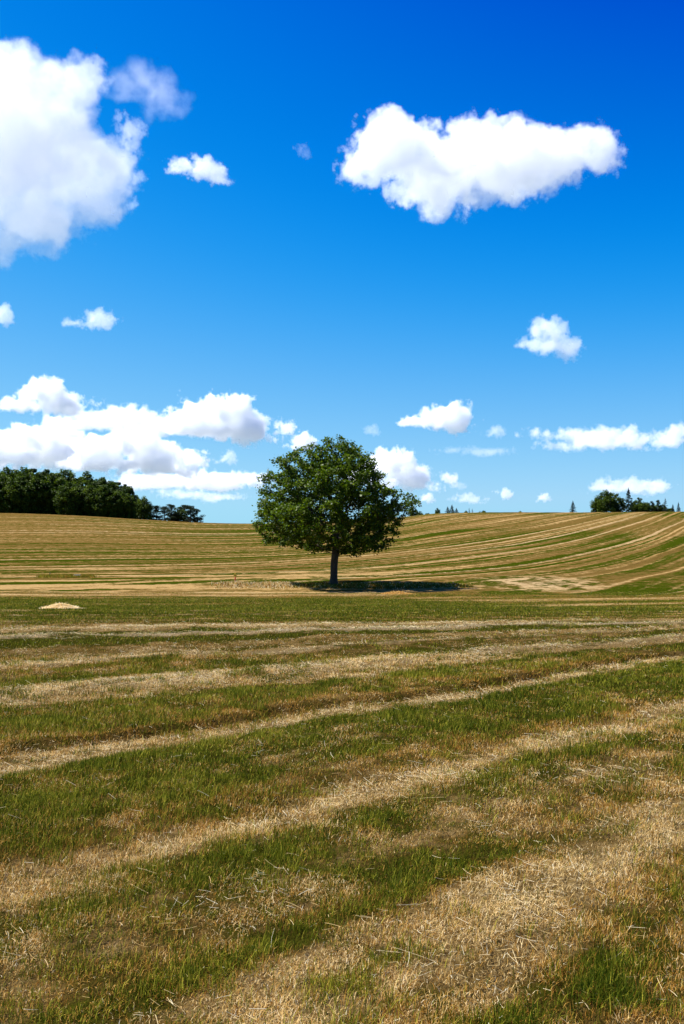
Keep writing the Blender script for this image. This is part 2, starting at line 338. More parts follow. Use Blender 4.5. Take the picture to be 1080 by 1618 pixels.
# ------------------------------------------------------------------ mown grass and loose straw
def sample_field(n, z0, z1, power, tmax=.38, side=1.0):
    """points with density falling as Z^-power inside a wedge wider than the picture"""
    a = 2 - power
    r = RNG.random(n); Z = (z0 ** a + r * (z1 ** a - z0 ** a)) ** (1 / a)
    X = (RNG.random(n) * 2 - 1) * (Z * tmax + side * .6)
    return X, Z
def blades(name, label, n, z0, z1, power, hgt, wid, seg, wscale):
    X, Z = sample_field(n, z0, z1, power)
    g, s, w = field(X, Z)
    cl = fbm(X / .16, Z / .16, 91, 2); tuft = fbm(X / .5, Z / .5, 92, 2)
    keep = RNG.random(n) < np.clip(.5 + 3.0 * (cl - .43), .22, 1)
    X, Z, g, s, w, cl, tuft = [q[keep] for q in (X, Z, g, s, w, cl, tuft)]
    n = len(X); r = RNG.random(n)
    pt = (fbm(X / .26, Z / .26, 94, 3, .6) - .5) * (1 - sstep(15, 40, Z)); gg = np.clip(sstep(.12, .9, g) * .72 + .05 + pt * 1.7, .03, .95); ss = np.clip(s * .85 + .06 - pt * 1.0, .02, .95)
    isg = r < gg; iss = (~isg) & (RNG.random(n) < ss)
    tone = np.where(isg, np.clip(RNG.normal(.40, .30, n) + (fbm(X / .9, Z / .9, 93, 2) - .5) * .5, 0, .96), np.where(iss, 2.05 + np.clip(RNG.normal(.30, .28, n) + w * .35, 0, .95), 1.03 + RNG.random(n) * .92))
    h = hgt * np.where(iss, .8, 1) * (.4 + 1.0 * RNG.random(n)) * (.42 + 1.25 * tuft) * np.where(isg, 1.15, .8)
    wd = wid * (.7 + .6 * RNG.random(n)) * np.where(isg, 1, .78) * np.maximum(1, (Z / wscale)) ** .85
    h = h * np.maximum(1, Z / wscale) ** .1
    lean = np.where(isg, np.abs(RNG.normal(.5, .35, n)), np.abs(RNG.normal(.8, .45, n))); lean = np.where(iss, np.abs(RNG.normal(1.0, .35, n)), lean)
    lean = np.clip(lean, 0, 1.42)
    az = RNG.random(n) * 2 * np.pi; dx, dy = np.cos(az), np.sin(az); fa = az + np.pi / 2 + RNG.normal(0, .5, n)
    wx, wy = np.cos(fa) * wd / 2, np.sin(fa) * wd / 2
    base = np.stack([X, Z, ground_z(X, Z) - .004], -1)
    side = np.stack([wx, wy, np.zeros(n)], -1)
    up1 = np.stack([dx * np.sin(lean * .6), dy * np.sin(lean * .6), np.cos(lean * .6)], -1)
    up2 = np.stack([dx * np.sin(lean * 1.3), dy * np.sin(lean * 1.3), np.maximum(np.cos(lean * 1.3), -.15)], -1)
    if seg == 2:
        p1 = base + up1 * (h * .55)[:, None]; p2 = p1 + up2 * (h * .5)[:, None]
        V = np.stack([base - side, base + side, p1 - side * .8, p1 + side * .8, p2], 1)
        i = np.arange(n)[:, None] * 5
        Fc = np.concatenate([i + [0, 1, 3], i + [0, 3, 2], i + [2, 3, 4]], 1); k = 5
    else:
        p2 = base + (up1 * .5 + up2 * .5) * h[:, None]
        V = np.stack([base - side, base + side, p2], 1); i = np.arange(n)[:, None] * 3; Fc = i + [0, 1, 2]; k = 3
    me = mesh_np(name, V.reshape(-1, 3), Fc, 3, [M_BLADE], False, {'tone': np.repeat(tone, k)})
    return tag(link(name, me), label, 'grass', kind='stuff')
blades('mown_grass', 'short mown grass and stubble covering the near field', 900000, 2.4, 14, 1.3, .040, .0025, 2, 5.0)
blades('field_grass', 'low grass and stubble of the middle field before the oak', 560000, 12, 80, 1.5, .034, .0038, 1, 5.0)

def straws():
    n = 190000; X, Z = sample_field(n, 2.4, 22, 1.2)
    g, s, w = field(X, Z)
    keep = RNG.random(n) < (.02 + .98 * np.clip(s * 1.15 - .1, 0, 1) ** 1.5 * sstep(.36, .6, fbm(X / .45, Z / .45, 97, 3))); X, Z, s = X[keep], Z[keep], s[keep]; n = len(X)
    L = np.clip(RNG.lognormal(math.log(.036), .55, n), .015, .16); az = RNG.random(n) * 2 * np.pi; pit = RNG.normal(.12, .22, n)
    wd = RNG.uniform(.0006, .0013, n) * np.maximum(1, Z / 6) ** .7
    K = 5; bend = RNG.normal(0, .4, n); V = []
    x, y = X.copy(), Z.copy(); a = az.copy(); z = ground_z(X, Z) + .008 + RNG.random(n) * .022
    for k in range(K):
        sx, sy = -np.sin(a) * wd / 2, np.cos(a) * wd / 2
        V += [np.stack([x + sx, y + sy, z], -1), np.stack([x - sx, y - sy, z + wd * .6], -1)]
        x = x + np.cos(a) * L / (K - 1); y = y + np.sin(a) * L / (K - 1); z = z + np.sin(pit) * L / (K - 1); a = a + bend / (K - 1)
    V = np.stack(V, 1); i = np.arange(n)[:, None] * 2 * K
    Fc = np.concatenate([i + [2 * k, 2 * k + 1, 2 * k + 3, 2 * k + 2] for k in range(K - 1)], 1)
    tone = 2.15 + np.clip(RNG.normal(.5, .25, n), 0, .84)
    me = mesh_np('loose_straw', V.reshape(-1, 3), Fc, 4, [M_BLADE], False, {'tone': np.repeat(tone, 2 * K)})
    tag(link('loose_straw', me), 'pale loose straws lying scattered over the mown rows', 'straw', kind='stuff')
straws()

# ------------------------------------------------------------------ trees
def tubes(paths, sides=7):
    """paths: list of (points (k,3), radii (k)) -> verts, quads"""
    V = []; Q = []; base = 0
    for P, R in paths:
        k = len(P)
        T = np.gradient(P, axis=0); T /= np.linalg.norm(T, axis=1)[:, None] + 1e-9
        ref = np.where(np.abs(T[:, 2:3]) > .9, np.array([[1, 0, 0]]), np.array([[0, 0, 1]]))
        A = np.cross(T, ref); A /= np.linalg.norm(A, axis=1)[:, None] + 1e-9; B = np.cross(T, A)
        th = np.arange(sides) * 2 * np.pi / sides
        ring = P[:, None, :] + R[:, None, None] * (np.cos(th)[None, :, None] * A[:, None, :] + np.sin(th)[None, :, None] * B[:, None, :])
        V.append(ring.reshape(-1, 3))
        i = np.arange(k - 1)[:, None] * sides + np.arange(sides)[None]; j = np.arange(k - 1)[:, None] * sides + (np.arange(sides)[None] + 1) % sides
        Q.append(np.stack([i, j, j + sides, i + sides], -1).reshape(-1, 4) + base); base += k * sides
    return np.concatenate(V), np.concatenate(Q)

def grow(attr, trunk_pts, step, kill, infl, iters, rng, up=.08):
    """space colonisation: returns nodes, parents"""
    N = [np.array(p, float) for p in trunk_pts]; par = [-1] + list(range(len(N) - 1))
    A = attr.copy(); best = np.full(len(A), 1e9); bi = np.zeros(len(A), int)
    new = list(range(len(N)))
    for it in range(iters):
        P = np.array([N[k] for k in new]); 
        D = np.linalg.norm(A[:, None] - P[None], axis=2); k = D.argmin(1); d = D[np.arange(len(A)), k]
        m = d < best; best[m] = d[m]; bi[m] = np.array(new)[k[m]]
        alive = best > kill; A, best, bi = A[alive], best[alive], bi[alive]
        if len(A) == 0: break
        act = best < infl
        if not act.any(): act = best <= best.min() + .5
        new = []
        for b in np.unique(bi[act]):
            v = A[act & (bi == b)] - N[b]; v /= np.linalg.norm(v, axis=1)[:, None]
            d = v.mean(0) + rng.normal(0, .12, 3) + [0, 0, up]; nn = np.linalg.norm(d)
            if nn < .1: d = rng.normal(0, 1, 3); nn = np.linalg.norm(d)
            N.append(N[b] + d / nn * step); par.append(int(b)); new.append(len(N) - 1)
        if not new: break
    return np.array(N), np.array(par)

def skeleton_paths(N, par, rtip, ex, trunk_r=None):
    n = len(N); rad = np.zeros(n); nch = np.zeros(n, int)
    for i in range(n):
        if par[i] >= 0: nch[par[i]] += 1
    acc = np.zeros(n)
    for i in range(n - 1, -1, -1):
        if nch[i] == 0: acc[i] = rtip ** ex
        rad[i] = acc[i] ** (1 / ex)
        if par[i] >= 0: acc[par[i]] += acc[i]
    if trunk_r: rad = rad * (trunk_r / rad[0]) ** np.clip((rad / rad[0]), 0, 1)
    best = {}
    for i in range(1, n):
        p = par[i]
        if p not in best or rad[i] > rad[best[p]]: best[p] = i
    paths = []
    for i in range(n):
        if i == 0 or best.get(par[i]) != i:
            ch = [i] if i == 0 else [par[i], i]; k = i
            while k in best: k = best[k]; ch.append(k)
            if len(ch) > 1:
                r = rad[ch].copy()
                if i: r[0] = min(rad[ch[0]], rad[i] * 1.15)
                paths.append((N[ch], r))
    return paths, rad, nch

def leaf_quads(C, size, rng, upbias=.6, aspect=.6, droop=0):
    """C centres (n,3); returns verts and quads of bent diamond leaves / sprays"""
    n = len(C)
    nrm = rng.normal(0, 1, (n, 3)); nrm[:, 2] = np.abs(nrm[:, 2]) + upbias; nrm /= np.linalg.norm(nrm, axis=1)[:, None]
    a = np.cross(nrm, rng.normal(0, 1, (n, 3))); a /= np.linalg.norm(a, axis=1)[:, None]; b = np.cross(nrm, a)
    s = size * (.6 + .8 * rng.random(n)); a = a * s[:, None]; b = b * (s * aspect)[:, None]
    V = np.stack([C - a, C - b - nrm * s[:, None] * .15, C + a, C + b - nrm * s[:, None] * .15], 1)
    Fq = np.arange(n * 4).reshape(n, 4)
    return V.reshape(-1, 3), Fq

def ellipsoid_leaves(centers, radii, per, size, rng, **k):
    C = np.repeat(centers, per, 0); R = np.repeat(radii, per, 0)
    d = rng.normal(0, 1, (len(C), 3)); d /= np.linalg.norm(d, axis=1)[:, None]
    P = C + d * R * (rng.random(len(C))[:, None] ** .45)
    return leaf_quads(P, size, rng, **k)

# the oak in the middle of the field
OAK = Vector((-.75, 87, 0)); OAK.z = float(elev(-.75, 87)) - .05
def make_oak():
    rng = np.random.default_rng(12); K = 87 / F
    prof_y = np.array([62, 70, 90, 130, 170, 215, 250, 300, 350, 400, 450, 500, 530, 560, 578])
    prof_l = np.array([478, 455, 400, 300, 225, 203, 152, 116, 100, 96, 116, 158, 185, 330, 440])
    prof_r = np.array([482, 500, 545, 602, 625, 664, 688, 705, 782, 770, 750, 722, 690, 640, 520])
    zz = (702 - prof_y) / 2.7 * K; L = (450 - prof_l) / 2.7 * K; R = (prof_r - 450) / 2.7 * K
    o = np.argsort(zz); zz, L, R = zz[o], L[o], R[o]
    def inside(P, shrink=1.0, lump=True):
        x, y, z = P.T; l = np.interp(z, zz, L); r = np.interp(z, zz, R)
        cx = (r - l) / 2; hw = (r + l) / 2; 
        ang = np.arctan2(y, x - cx)
        f = 1.04 + (.38 * (vnoise(ang * 2.6 + 9, z / 1.3, 3) - .55) if lump else 0) 
        q = np.sqrt(((x - cx) / (hw + .01)) ** 2 + (y / (hw * .97 + .01)) ** 2) / (shrink * f)
        return (q < 1) & (z > zz[0]) & (z < zz[-1]), q
    # lobes: masses of foliage, mostly near the shell
    lobes = []
    for _ in range(40000):
        P = np.array([[rng.uniform(-7.6, 7), rng.uniform(-7, 7), rng.uniform(2.6, 13)]])
        ok, q = inside(P, .95)
        if not ok[0] or (q[0] < .35 and rng.random() < .85): continue
        p = P[0]
        if all(np.linalg.norm(p - l) > 1.3 for l in lobes): lobes.append(p)
        if len(lobes) > 192: break
    lobes = np.array(lobes + [np.array(q) for q in ((.7, 0, 12.35), (-.5, .4, 12.1), (1.6, -.2, 11.9), (-1.5, -.3, 11.7))])
    att = np.repeat(lobes, 20, 0) + rng.normal(0, .44, (len(lobes) * 20, 3)) * [1, 1, .75]
    ok, _ = inside(att, 1.02); att = att[ok]
    trunk = [(0, 0, 0), (.02, 0, .4), (.04, .02, .8), (.05, 0, 1.3), (.06, -.02, 1.8), (.1, 0, 2.3), (.16, .02, 2.8), (.2, 0, 3.4), (.22, 0, 4.0), (.2, .1, 4.6)]
    N, par = grow(att, trunk, .34, .5, 3.2, 90, rng)
    paths, rad, nch = skeleton_paths(N, par, .011, 2.25, .33)
    # trunk flare
    P0, r0 = paths[0]; r0 = r0.copy(); r0[0] *= 1.6; r0[1] *= 1.18; r0 = np.where(P0[:, 2] < 3, r0 * .92, r0); paths[0] = (P0, r0)
    V, Q = tubes(paths, 8)
    twigs = N[(rad < .035) & (N[:, 2] > 2.7)]
    C = np.repeat(twigs, 25, 0) + rng.normal(0, .19, (len(twigs) * 25, 3)) * [1, 1, .75]
    lv, lf = leaf_quads(C, .115, rng, .5, .65)
    tn = np.repeat(np.clip(rng.normal(.5, .25, len(C)), 0, 1), 4)
    root = link('oak_tree', None, loc=OAK)
    root.scale = (1.03, 1, 1.015)
    tag(root, 'lone round-crowned oak standing in the middle of the mown field', 'tree')
    link('trunk', mesh_np('trunk', V, Q, 4, [M_BARK], True), root)
    link('crown', mesh_np('crown', lv, lf, 4, [M_OAK], False, {'tone': tn}), root)
    print('oak nodes', len(N), 'leaves', len(C))
make_oak()

# woodland prototypes --------------------------------------------------------
def proto_broadleaf(seed, H, W, low=.1, shape=1.0, leaf=.34, per=110, nl=60, mat=None, fat=1.0):
    rng = np.random.default_rng(seed)
    lobes = []
    for _ in range(4000):
        d = rng.normal(0, 1, 3); d /= np.linalg.norm(d); r = rng.random() ** .25
        z = low * H + (H * (1 - low)) * (.5 + .5 * d[2] * r if rng.random() < .6 else rng.uniform(.02, .6))
        hf = (z / H - low) / (1 - low); wf = math.sin(math.pi * min(1, .2 + hf * .75)) ** .5 if shape == 1 else (1 - hf) ** .7
        p = np.array([d[0] * r * W / 2 * wf, d[1] * r * W / 2 * wf, z])
        if all(np.linalg.norm(p - l) > W * .13 for l in lobes): lobes.append(p)
        if len(lobes) >= nl: break
    lobes = np.array(lobes); rr_ = W * fat * rng.uniform(.075, .15, len(lobes))[:, None] * np.array([[1, 1, .8]])
    v, f = ellipsoid_leaves(lobes, rr_, per, leaf, rng, upbias=.5, aspect=.75)
    tn = np.repeat(np.clip(np.repeat(rng.normal(.45, .2, len(lobes)), per) + rng.normal(0, .2, len(lobes) * per), 0, 1), 4)
    paths = [(np.array([[0, 0, -.3], [0, 0, H * .25], [0, .1, H * .5], [0, 0, H * .8]]), np.array([.035, .028, .02, .006]) * H)]
    for p in lobes[::3]:
        zb = max(.12 * H, p[2] * .6); paths.append((np.array([[0, 0, zb], p * [.5, .5, 0] + [0, 0, (zb + p[2]) / 2], p]), np.array([.012, .008, .003]) * H))
    tv, tq = tubes(paths, 5)
    return (mesh_np('trunk', tv, tq, 4, [M_BARK2], True), mesh_np('crown', v, f, 4, [mat or M_WOOD], False, {'tone': tn}))
def proto_conifer(seed, H, W, low=.08, leaf=.16, whorls=15, droop=.25, gap=.0):
    rng = np.random.default_rng(seed); paths = [(np.array([[0, 0, -.3], [0, 0, H * .5], [0, 0, H]]), np.array([.02, .012, .002]) * H)]; C = []; tn = []
    for k in range(whorls):
        h = low + (1 - low) * k / whorls; z = h * H; R = W / 2 * (1 - h) ** .8 * rng.uniform(.8, 1.15) + .12
        for j in range(7):
            if rng.random() < gap: continue
            a = rng.random() * 6.283; r = R * rng.uniform(.7, 1.1); e = np.array([math.cos(a) * r, math.sin(a) * r, z - droop * r + rng.uniform(-.1, .2)])
            paths.append((np.array([[0, 0, z], e]), np.array([.006, .002]) * H))
            n = int(14 + 34 * r / (W / 2)); t = rng.random(n)[:, None] ** .7
            C.append(np.array([[0, 0, z]]) * (1 - t) + e * t + rng.normal(0, .07 * H / 8, (n, 3)))
    C.append(np.array([[0, 0, H]]) + rng.normal(0, .05, (20, 3)) * [1, 1, 5]); C = np.concatenate(C)
    v, f = leaf_quads(C, leaf, rng, .2, .45); tv, tq = tubes(paths, 5)
    tn = np.repeat(np.clip(rng.normal(.45, .25, len(C)), 0, 1), 4)
    return (mesh_np('trunk', tv, tq, 4, [M_BARK2], True), mesh_np('crown', v, f, 4, [M_PINE], False, {'tone': tn}))
def proto_pine(seed, H, W, mat=None):
    """bare trunk with a few irregular plates of foliage high up"""
    rng = np.random.default_rng(seed); lob = []; 
    for k in range(32):
        h = rng.uniform(.12, .98); a = rng.random() * 6.283; r = W / 2 * rng.uniform(.1, 1) * (1.25 - h * .8); lob.append([math.cos(a) * r, math.sin(a) * r, h * H])
    lob = np.array(lob); R = W * rng.uniform(.15, .26, len(lob))[:, None] * np.array([[1, 1, .55]])
    v, f = ellipsoid_leaves(lob, R, 110, .2, rng, upbias=.6, aspect=.6)
    tn = np.repeat(np.clip(rng.normal(.45, .25, len(f)), 0, 1), 4)
    paths = [(np.array([[0, 0, -.3], [.1, 0, H * .4], [0, .1, H * .95]]), np.array([.024, .018, .004]) * H)]
    for p in lob: paths.append((np.array([[0, 0, p[2] * .8], p]), np.array([.009, .003]) * H))
    tv, tq = tubes(paths, 5)
    return (mesh_np('trunk', tv, tq, 4, [M_BARK2], True), mesh_np('crown', v, f, 4, [mat or M_PINE], False, {'tone': tn}))

PB = [proto_broadleaf(30 + i, 16, 12 + i % 3, low=.0, nl=130) for i in range(5)]
PS = [proto_broadleaf(50 + i, 8, 8, low=.02, nl=60, leaf=.22, per=120, fat=1.35) for i in range(3)]
PC = [proto_conifer(60 + i, 8, 6.2, leaf=.2) for i in range(2)] + [proto_conifer(64, 8, 5.2, low=.1, gap=.4, whorls=12, leaf=.2)]
PP = [proto_pine(70 + i, 10, 6) for i in range(3)]
def plant(name, pr, px, top, Z, label, cat='tree', group=None, wide=1.0, base=None, rz=0):
    """stand a tree at distance Z so that its top reaches the height it has in the photo"""
    X = (px - 540) / F * Z; zb = float(elev(X, Z)) - .1 if base is None else base
    ztop = EYE + (850 - top) / F * Z; H = ztop - zb
    H0 = {id(p): h for ps, h in ((PB, 16), (PS, 8), (PC, 8), (PP, 10)) for p in ps}[id(pr)]
    s = H / H0
    root = link(name, None, loc=(X, Z, zb)); root.scale = (s * wide, s * wide, s); root.rotation_euler.z = rz
    tag(root, label, cat, group)
    link('trunk', pr[0], root); link('crown', pr[1], root)
    return root
G1 = 'broadleaf trees of the dark wood'
rw = random.Random(5)
sky_x = [-40, -12, 18, 44, 74, 104, 134, 160, 180, 198, 214]; sky_t = [739, 740, 738, 737, 741, 742, 747, 753, 759, 764, 782]
lab = ['broadleaf tree just outside the left end of the dark wood', 'tall broadleaf tree at the very left edge of the dark wood', 'second tall broadleaf tree from the left edge of the wood',
       'highest crown of the dark wood near its left end', 'broad crown in the left half of the dark wood', 'round crown at the middle of the dark wood skyline',
       'crown right of the middle of the dark wood', 'crown where the dark wood skyline starts to fall', 'crown left of the last tall tree of the dark wood',
       'last tall tree before the dark wood drops off to the right', 'smaller broadleaf tree at the right foot of the dark wood']
for i, (x, t) in enumerate(zip(sky_x, sky_t)):
    plant('broadleaf_tree', PB[i % 5], x, t, 368 + (i % 3) * 5, lab[i], group=G1, wide=(1.0 if i < 9 else .72), rz=rw.random() * 6)
# the shaded front rank under the skyline crowns
for i in range(14):
    x = -30 + i * 17.5; t = np.interp(x, sky_x, sky_t) + rw.uniform(9, 22)
    plant('broadleaf_tree', PB[(i * 2 + 1) % 5], x, min(t, 790), 352 + rw.uniform(0, 8), 'lower broadleaf tree on the shaded field edge of the dark wood', group='lower trees along the field edge of the dark wood', wide=.95, rz=rw.random() * 6)
plant('broadleaf_tree', PS[0], 226, 786, 362, 'small bushy tree at the right corner of the dark wood', group=G1, wide=.8)
for i, (x, t, lb, k) in enumerate([(236, 797, 'leftmost pine of the small airy clump beside the wood', 0), (247, 799, 'short pine second from the left in the airy clump', 1), (260, 800, 'pine in the dip of the airy clump', 2), (271, 797, 'pine with bare stem in the middle of the airy clump', 0),
                              (282, 802, 'low bushy tree between the pines of the airy clump', 3), (291, 798, 'flat-topped pine right of the middle of the airy clump', 1), (301, 799, 'pine second from the right end of the airy clump', 2), (311, 804, 'rightmost pine of the airy clump', 0)]):
    plant('pine_tree' if k < 3 else 'broadleaf_tree', PP[k] if k < 3 else PS[1], x, t, 392 + (i % 3) * 4, lb, group='trees of the airy clump', wide=1.5 if k < 3 else 1.1, rz=i * 1.7)
# treetops beyond the crest, middle
G3 = 'treetops showing over the crest behind the oak'
for x, t, pr, Zd, lb, nm, wd in [(652, 800, PS[0], 400, 'round dark tree on the crest just right of the oak crown', 'broadleaf_tree', .8), (663, 808, PS[1], 410, 'low bush on the crest beside the round dark tree', 'bush', 1.0),
                             (675, 810, PS[2], 410, 'low bush on the crest left of the spiky conifer', 'bush', 1.1), (691, 803, PS[1], 400, 'small rounded tree left of the spiky conifer on the crest', 'broadleaf_tree', .7),
                             (707, 801, PC[0], 400, 'spiky dark conifer, left one of the crest pair', 'conifer_tree', 1.3), (714, 798, PC[1], 402, 'tallest spiky conifer on the crest right of the oak', 'conifer_tree', 1.2), (721, 803, PC[0], 404, 'short conifer at the right of the spiky group', 'conifer_tree', 1.2),
                             (741, 803, PC[2], 400, 'thin bare-looking treetop on the crest', 'conifer_tree', .9), (746, 804, PC[2], 400, 'second thin treetop beside the bare-looking one on the crest', 'conifer_tree', .9), (736, 807, PS[0], 405, 'tiny bush left of the thin treetops', 'bush', .8),
                             (764, 806, PS[2], 400, 'small dark bush alone on the crest right of the thin treetops', 'bush', .9), (758, 808, PS[1], 402, 'tiny bush beside the small dark bush on the crest', 'bush', .8), (822, 807.6, PS[0], 400, 'low dark sliver of bush at mid crest', 'bush', 1.2)]:
    plant(nm, pr, x, t, Zd, lb, 'tree' if 'tree' in nm else 'bush', G3, wide=wd, rz=x)
G4 = 'trees on the crest at the right'
for x, t, pr, Zd, lb, nm, wd in [(905, 792, PC[0], 372, 'lone small spruce on the crest left of the right-hand clump', 'spruce_tree', 1.0), (958, 776, PS[0], 372, 'big round dark tree of the clump on the right crest', 'broadleaf_tree', 1.02), (944, 785, PS[2], 374, 'bushy tree at the left flank of the big round tree', 'broadleaf_tree', .85), (975, 781, PS[1], 376, 'bushy tree at the right flank of the big round tree', 'broadleaf_tree', .8),
                             (993, 773, PC[1], 372, 'tall pointed spruce right of the big round tree', 'spruce_tree', .85), (1009, 787, PS[1], 378, 'rounded tree right of the tall pointed spruce', 'broadleaf_tree', .85), (1019, 792, PS[2], 372, 'low bushy tree in the right crest clump', 'broadleaf_tree', 1.0),
                             (1030, 792, PP[1], 374, 'narrow open tree in the right crest clump', 'pine_tree', .9), (1040, 790, PP[2], 374, 'open tree with ragged top in the right crest clump', 'pine_tree', .8), (1051, 788, PC[2], 372, 'thin ragged conifer near the right edge of the clump', 'conifer_tree', .9), (1047, 797, PS[0], 374, 'low bush under the thin ragged conifer', 'bush', .9),
                             (1003, 794, PS[2], 378, 'bushy tree filling the gap right of the tall pointed spruce', 'broadleaf_tree', 1.0), (1025, 796, PS[1], 379, 'low bush behind the narrow open tree of the right clump', 'bush', 1.2), (1037, 798, PS[0], 380, 'low bush behind the ragged open tree of the right clump', 'bush', 1.2), (1058, 802, PS[2], 379, 'very low bush between the thin conifer and the last conifers', 'bush', 1.5),
                             (1063, 797, PC[0], 372, 'small conifer left of the last tree at the right edge', 'conifer_tree', .8), (1072, 794, PC[1], 372, 'last small conifer at the right edge of the picture', 'conifer_tree', .75)]:
    plant(nm, pr, x, t, Zd, lb, 'tree' if 'tree' in nm else 'bush', G4, wide=wd, rz=x)

# ------------------------------------------------------------------ rough dry weeds round the oak
def weeds():
    rng = RNG; n = 15000
    px = np.where(rng.random(n) < .5, rng.uniform(345, 470, n), rng.uniform(455, 735, n)); 
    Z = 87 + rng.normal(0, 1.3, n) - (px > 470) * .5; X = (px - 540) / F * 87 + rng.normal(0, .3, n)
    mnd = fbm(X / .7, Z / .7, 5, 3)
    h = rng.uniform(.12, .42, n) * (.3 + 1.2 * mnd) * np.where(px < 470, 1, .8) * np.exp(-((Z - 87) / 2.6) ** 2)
    az = rng.random(n) * 6.283; lean = np.abs(rng.normal(.45, .3, n)); wd = rng.uniform(.012, .035, n)
    b0 = np.stack([X, Z, ground_z(X, Z)], -1); s = np.stack([np.cos(az + 1.57) * wd, np.sin(az + 1.57) * wd, 0 * wd], -1)
    tip = b0 + np.stack([np.cos(az) * np.sin(lean), np.sin(az) * np.sin(lean), np.cos(lean)], -1) * h[:, None]
    mid = b0 * .45 + tip * .55
    V = np.stack([b0 - s * .4, b0 + s * .4, mid + s, tip, mid - s], 1).reshape(-1, 3)
    i = np.arange(n)[:, None] * 5; Fc = np.concatenate([i + [0, 1, 2], i + [0, 2, 4], i + [4, 2, 3]], 1)
    r = rng.random(n) - .45 * (px > 462); tone = np.where(r < .18, rng.uniform(.05, .7, n), np.where(r < .45, rng.uniform(1.0, 1.8, n), rng.uniform(2.1, 2.95, n)))  # weeds in the oak's shadow get darker tones to deepen it
    tag(link('dry_weeds', mesh_np('dry_weeds', V, Fc, 3, [M_BLADE], False, {'tone': np.repeat(tone, 5)})), 'rough pale dry weeds in a strip around the foot of the oak', 'weeds', kind='stuff')
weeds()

def spiky_plant(X, Z, H, n, seed, label):
    rng = np.random.default_rng(seed); V = []; Fc = []; k = 0
    for i in range(n):
        a = rng.random() * 6.283; l = rng.uniform(.1, .5); h = H * rng.uniform(.5, 1); w = .022
        b0 = np.array([rng.normal(0, .08), rng.normal(0, .08), 0]); d = np.array([math.cos(a) * l, math.sin(a) * l, 1]); d /= np.linalg.norm(d); s = np.array([-math.sin(a), math.cos(a), 0]) * w
        V += [b0 - s, b0 + s, b0 + d * h * .6 + s, b0 + d * h * .6 - s, b0 + d * h + np.array([math.cos(a), math.sin(a), -.3]) * h * .12]
        Fc += [[k, k + 1, k + 2], [k, k + 2, k + 3], [k + 3, k + 2, k + 4]]; k += 5
    me = mesh_np('weed_plant', np.array(V), np.array(Fc), 3, [M_BLADE], False, {'tone': np.repeat(rng.uniform(.2, .9, n), 5)})
    tag(link('weed_plant', me, loc=(X, Z, float(ground_z(X, Z)))), label, 'plant', 'green weeds standing in the dry strip')
spiky_plant(-8.05, 87, .62, 34, 1, 'taller green weed standing in the pale dry strip left of the oak')
spiky_plant(-8.55, 87, .42, 26, 2, 'shorter green weed just left of the taller one in the dry strip')
spiky_plant(-9.9, 87.3, .34, 24, 3, 'low grey-green weed between the marker post and the taller weeds')

# ------------------------------------------------------------------ small things in the field
def cyl(bm_v, bm_f, c, r0, r1, z0, z1, n=16, cap=True):
    k = len(bm_v)
    for z, r in ((z0, r0), (z1, r1)):
        for i in range(n): bm_v.append((c[0] + math.cos(i * 2 * math.pi / n) * r, c[1] + math.sin(i * 2 * math.pi / n) * r, z))
    for i in range(n): j = (i + 1) % n; bm_f.append((k + i, k + j, k + n + j, k + n + i))
    if cap: bm_f.append(tuple(k + n + i for i in range(n))); bm_f.append(tuple(k + i for i in reversed(range(n))))
def simple(name, v, f, mat, parent=None, bevel=0, smooth=False):
    me = bpy.data.meshes.new(name); me.from_pydata(v, [], f); me.materials.append(mat); o = link(name, me, parent)
    if bevel:
        b = o.modifiers.new('bevel', 'BEVEL'); b.width = bevel; b.segments = 2
    return o
def box(v, f, x0, x1, y0, y1, z0, z1):
    k = len(v); v += [(x0, y0, z0), (x1, y0, z0), (x1, y1, z0), (x0, y1, z0), (x0, y0, z1), (x1, y0, z1), (x1, y1, z1), (x0, y1, z1)]
    f += [(k, k + 3, k + 2, k + 1), (k + 4, k + 5, k + 6, k + 7), (k, k + 1, k + 5, k + 4), (k + 1, k + 2, k + 6, k + 5), (k + 2, k + 3, k + 7, k + 6), (k + 3, k, k + 4, k + 7)]
M_RED = plain_material('red_paint', (.60, .03, .02), (.75, .06, .03), 12, .5, .002)
M_YEL = plain_material('yellow_paint', (.55, .36, .02), (.75, .52, .04), 12, .5, .002)
M_STONE = plain_material('grey_stone', (.22, .21, .20), (.38, .36, .35), 9, .85, .02)
M_STUB = plain_material('weathered_wood', (.03, .035, .02), (.08, .075, .05), 14, .9, .01)
xm = (371.5 - 540) / F * 87.5
post = link('marker_post', None, loc=(xm, 87.5, float(ground_z(xm, 87.5)) - .05)); tag(post, 'thin red marker post with a yellow head left of the oak', 'post')
v, f = [], []; cyl(v, f, (0, 0), .055, .05, 0, .75); simple('pole', v, f, M_RED, post, .004)
v, f = [], []; cyl(v, f, (0, 0), .042, .042, .75, 1.08); simple('pole_top', v, f, M_YEL, post, .004)
v, f = [], []; box(v, f, -.14, .14, -.07, -.043, .82, .98); simple('marker_plate', v, f, M_YEL, post, .006)

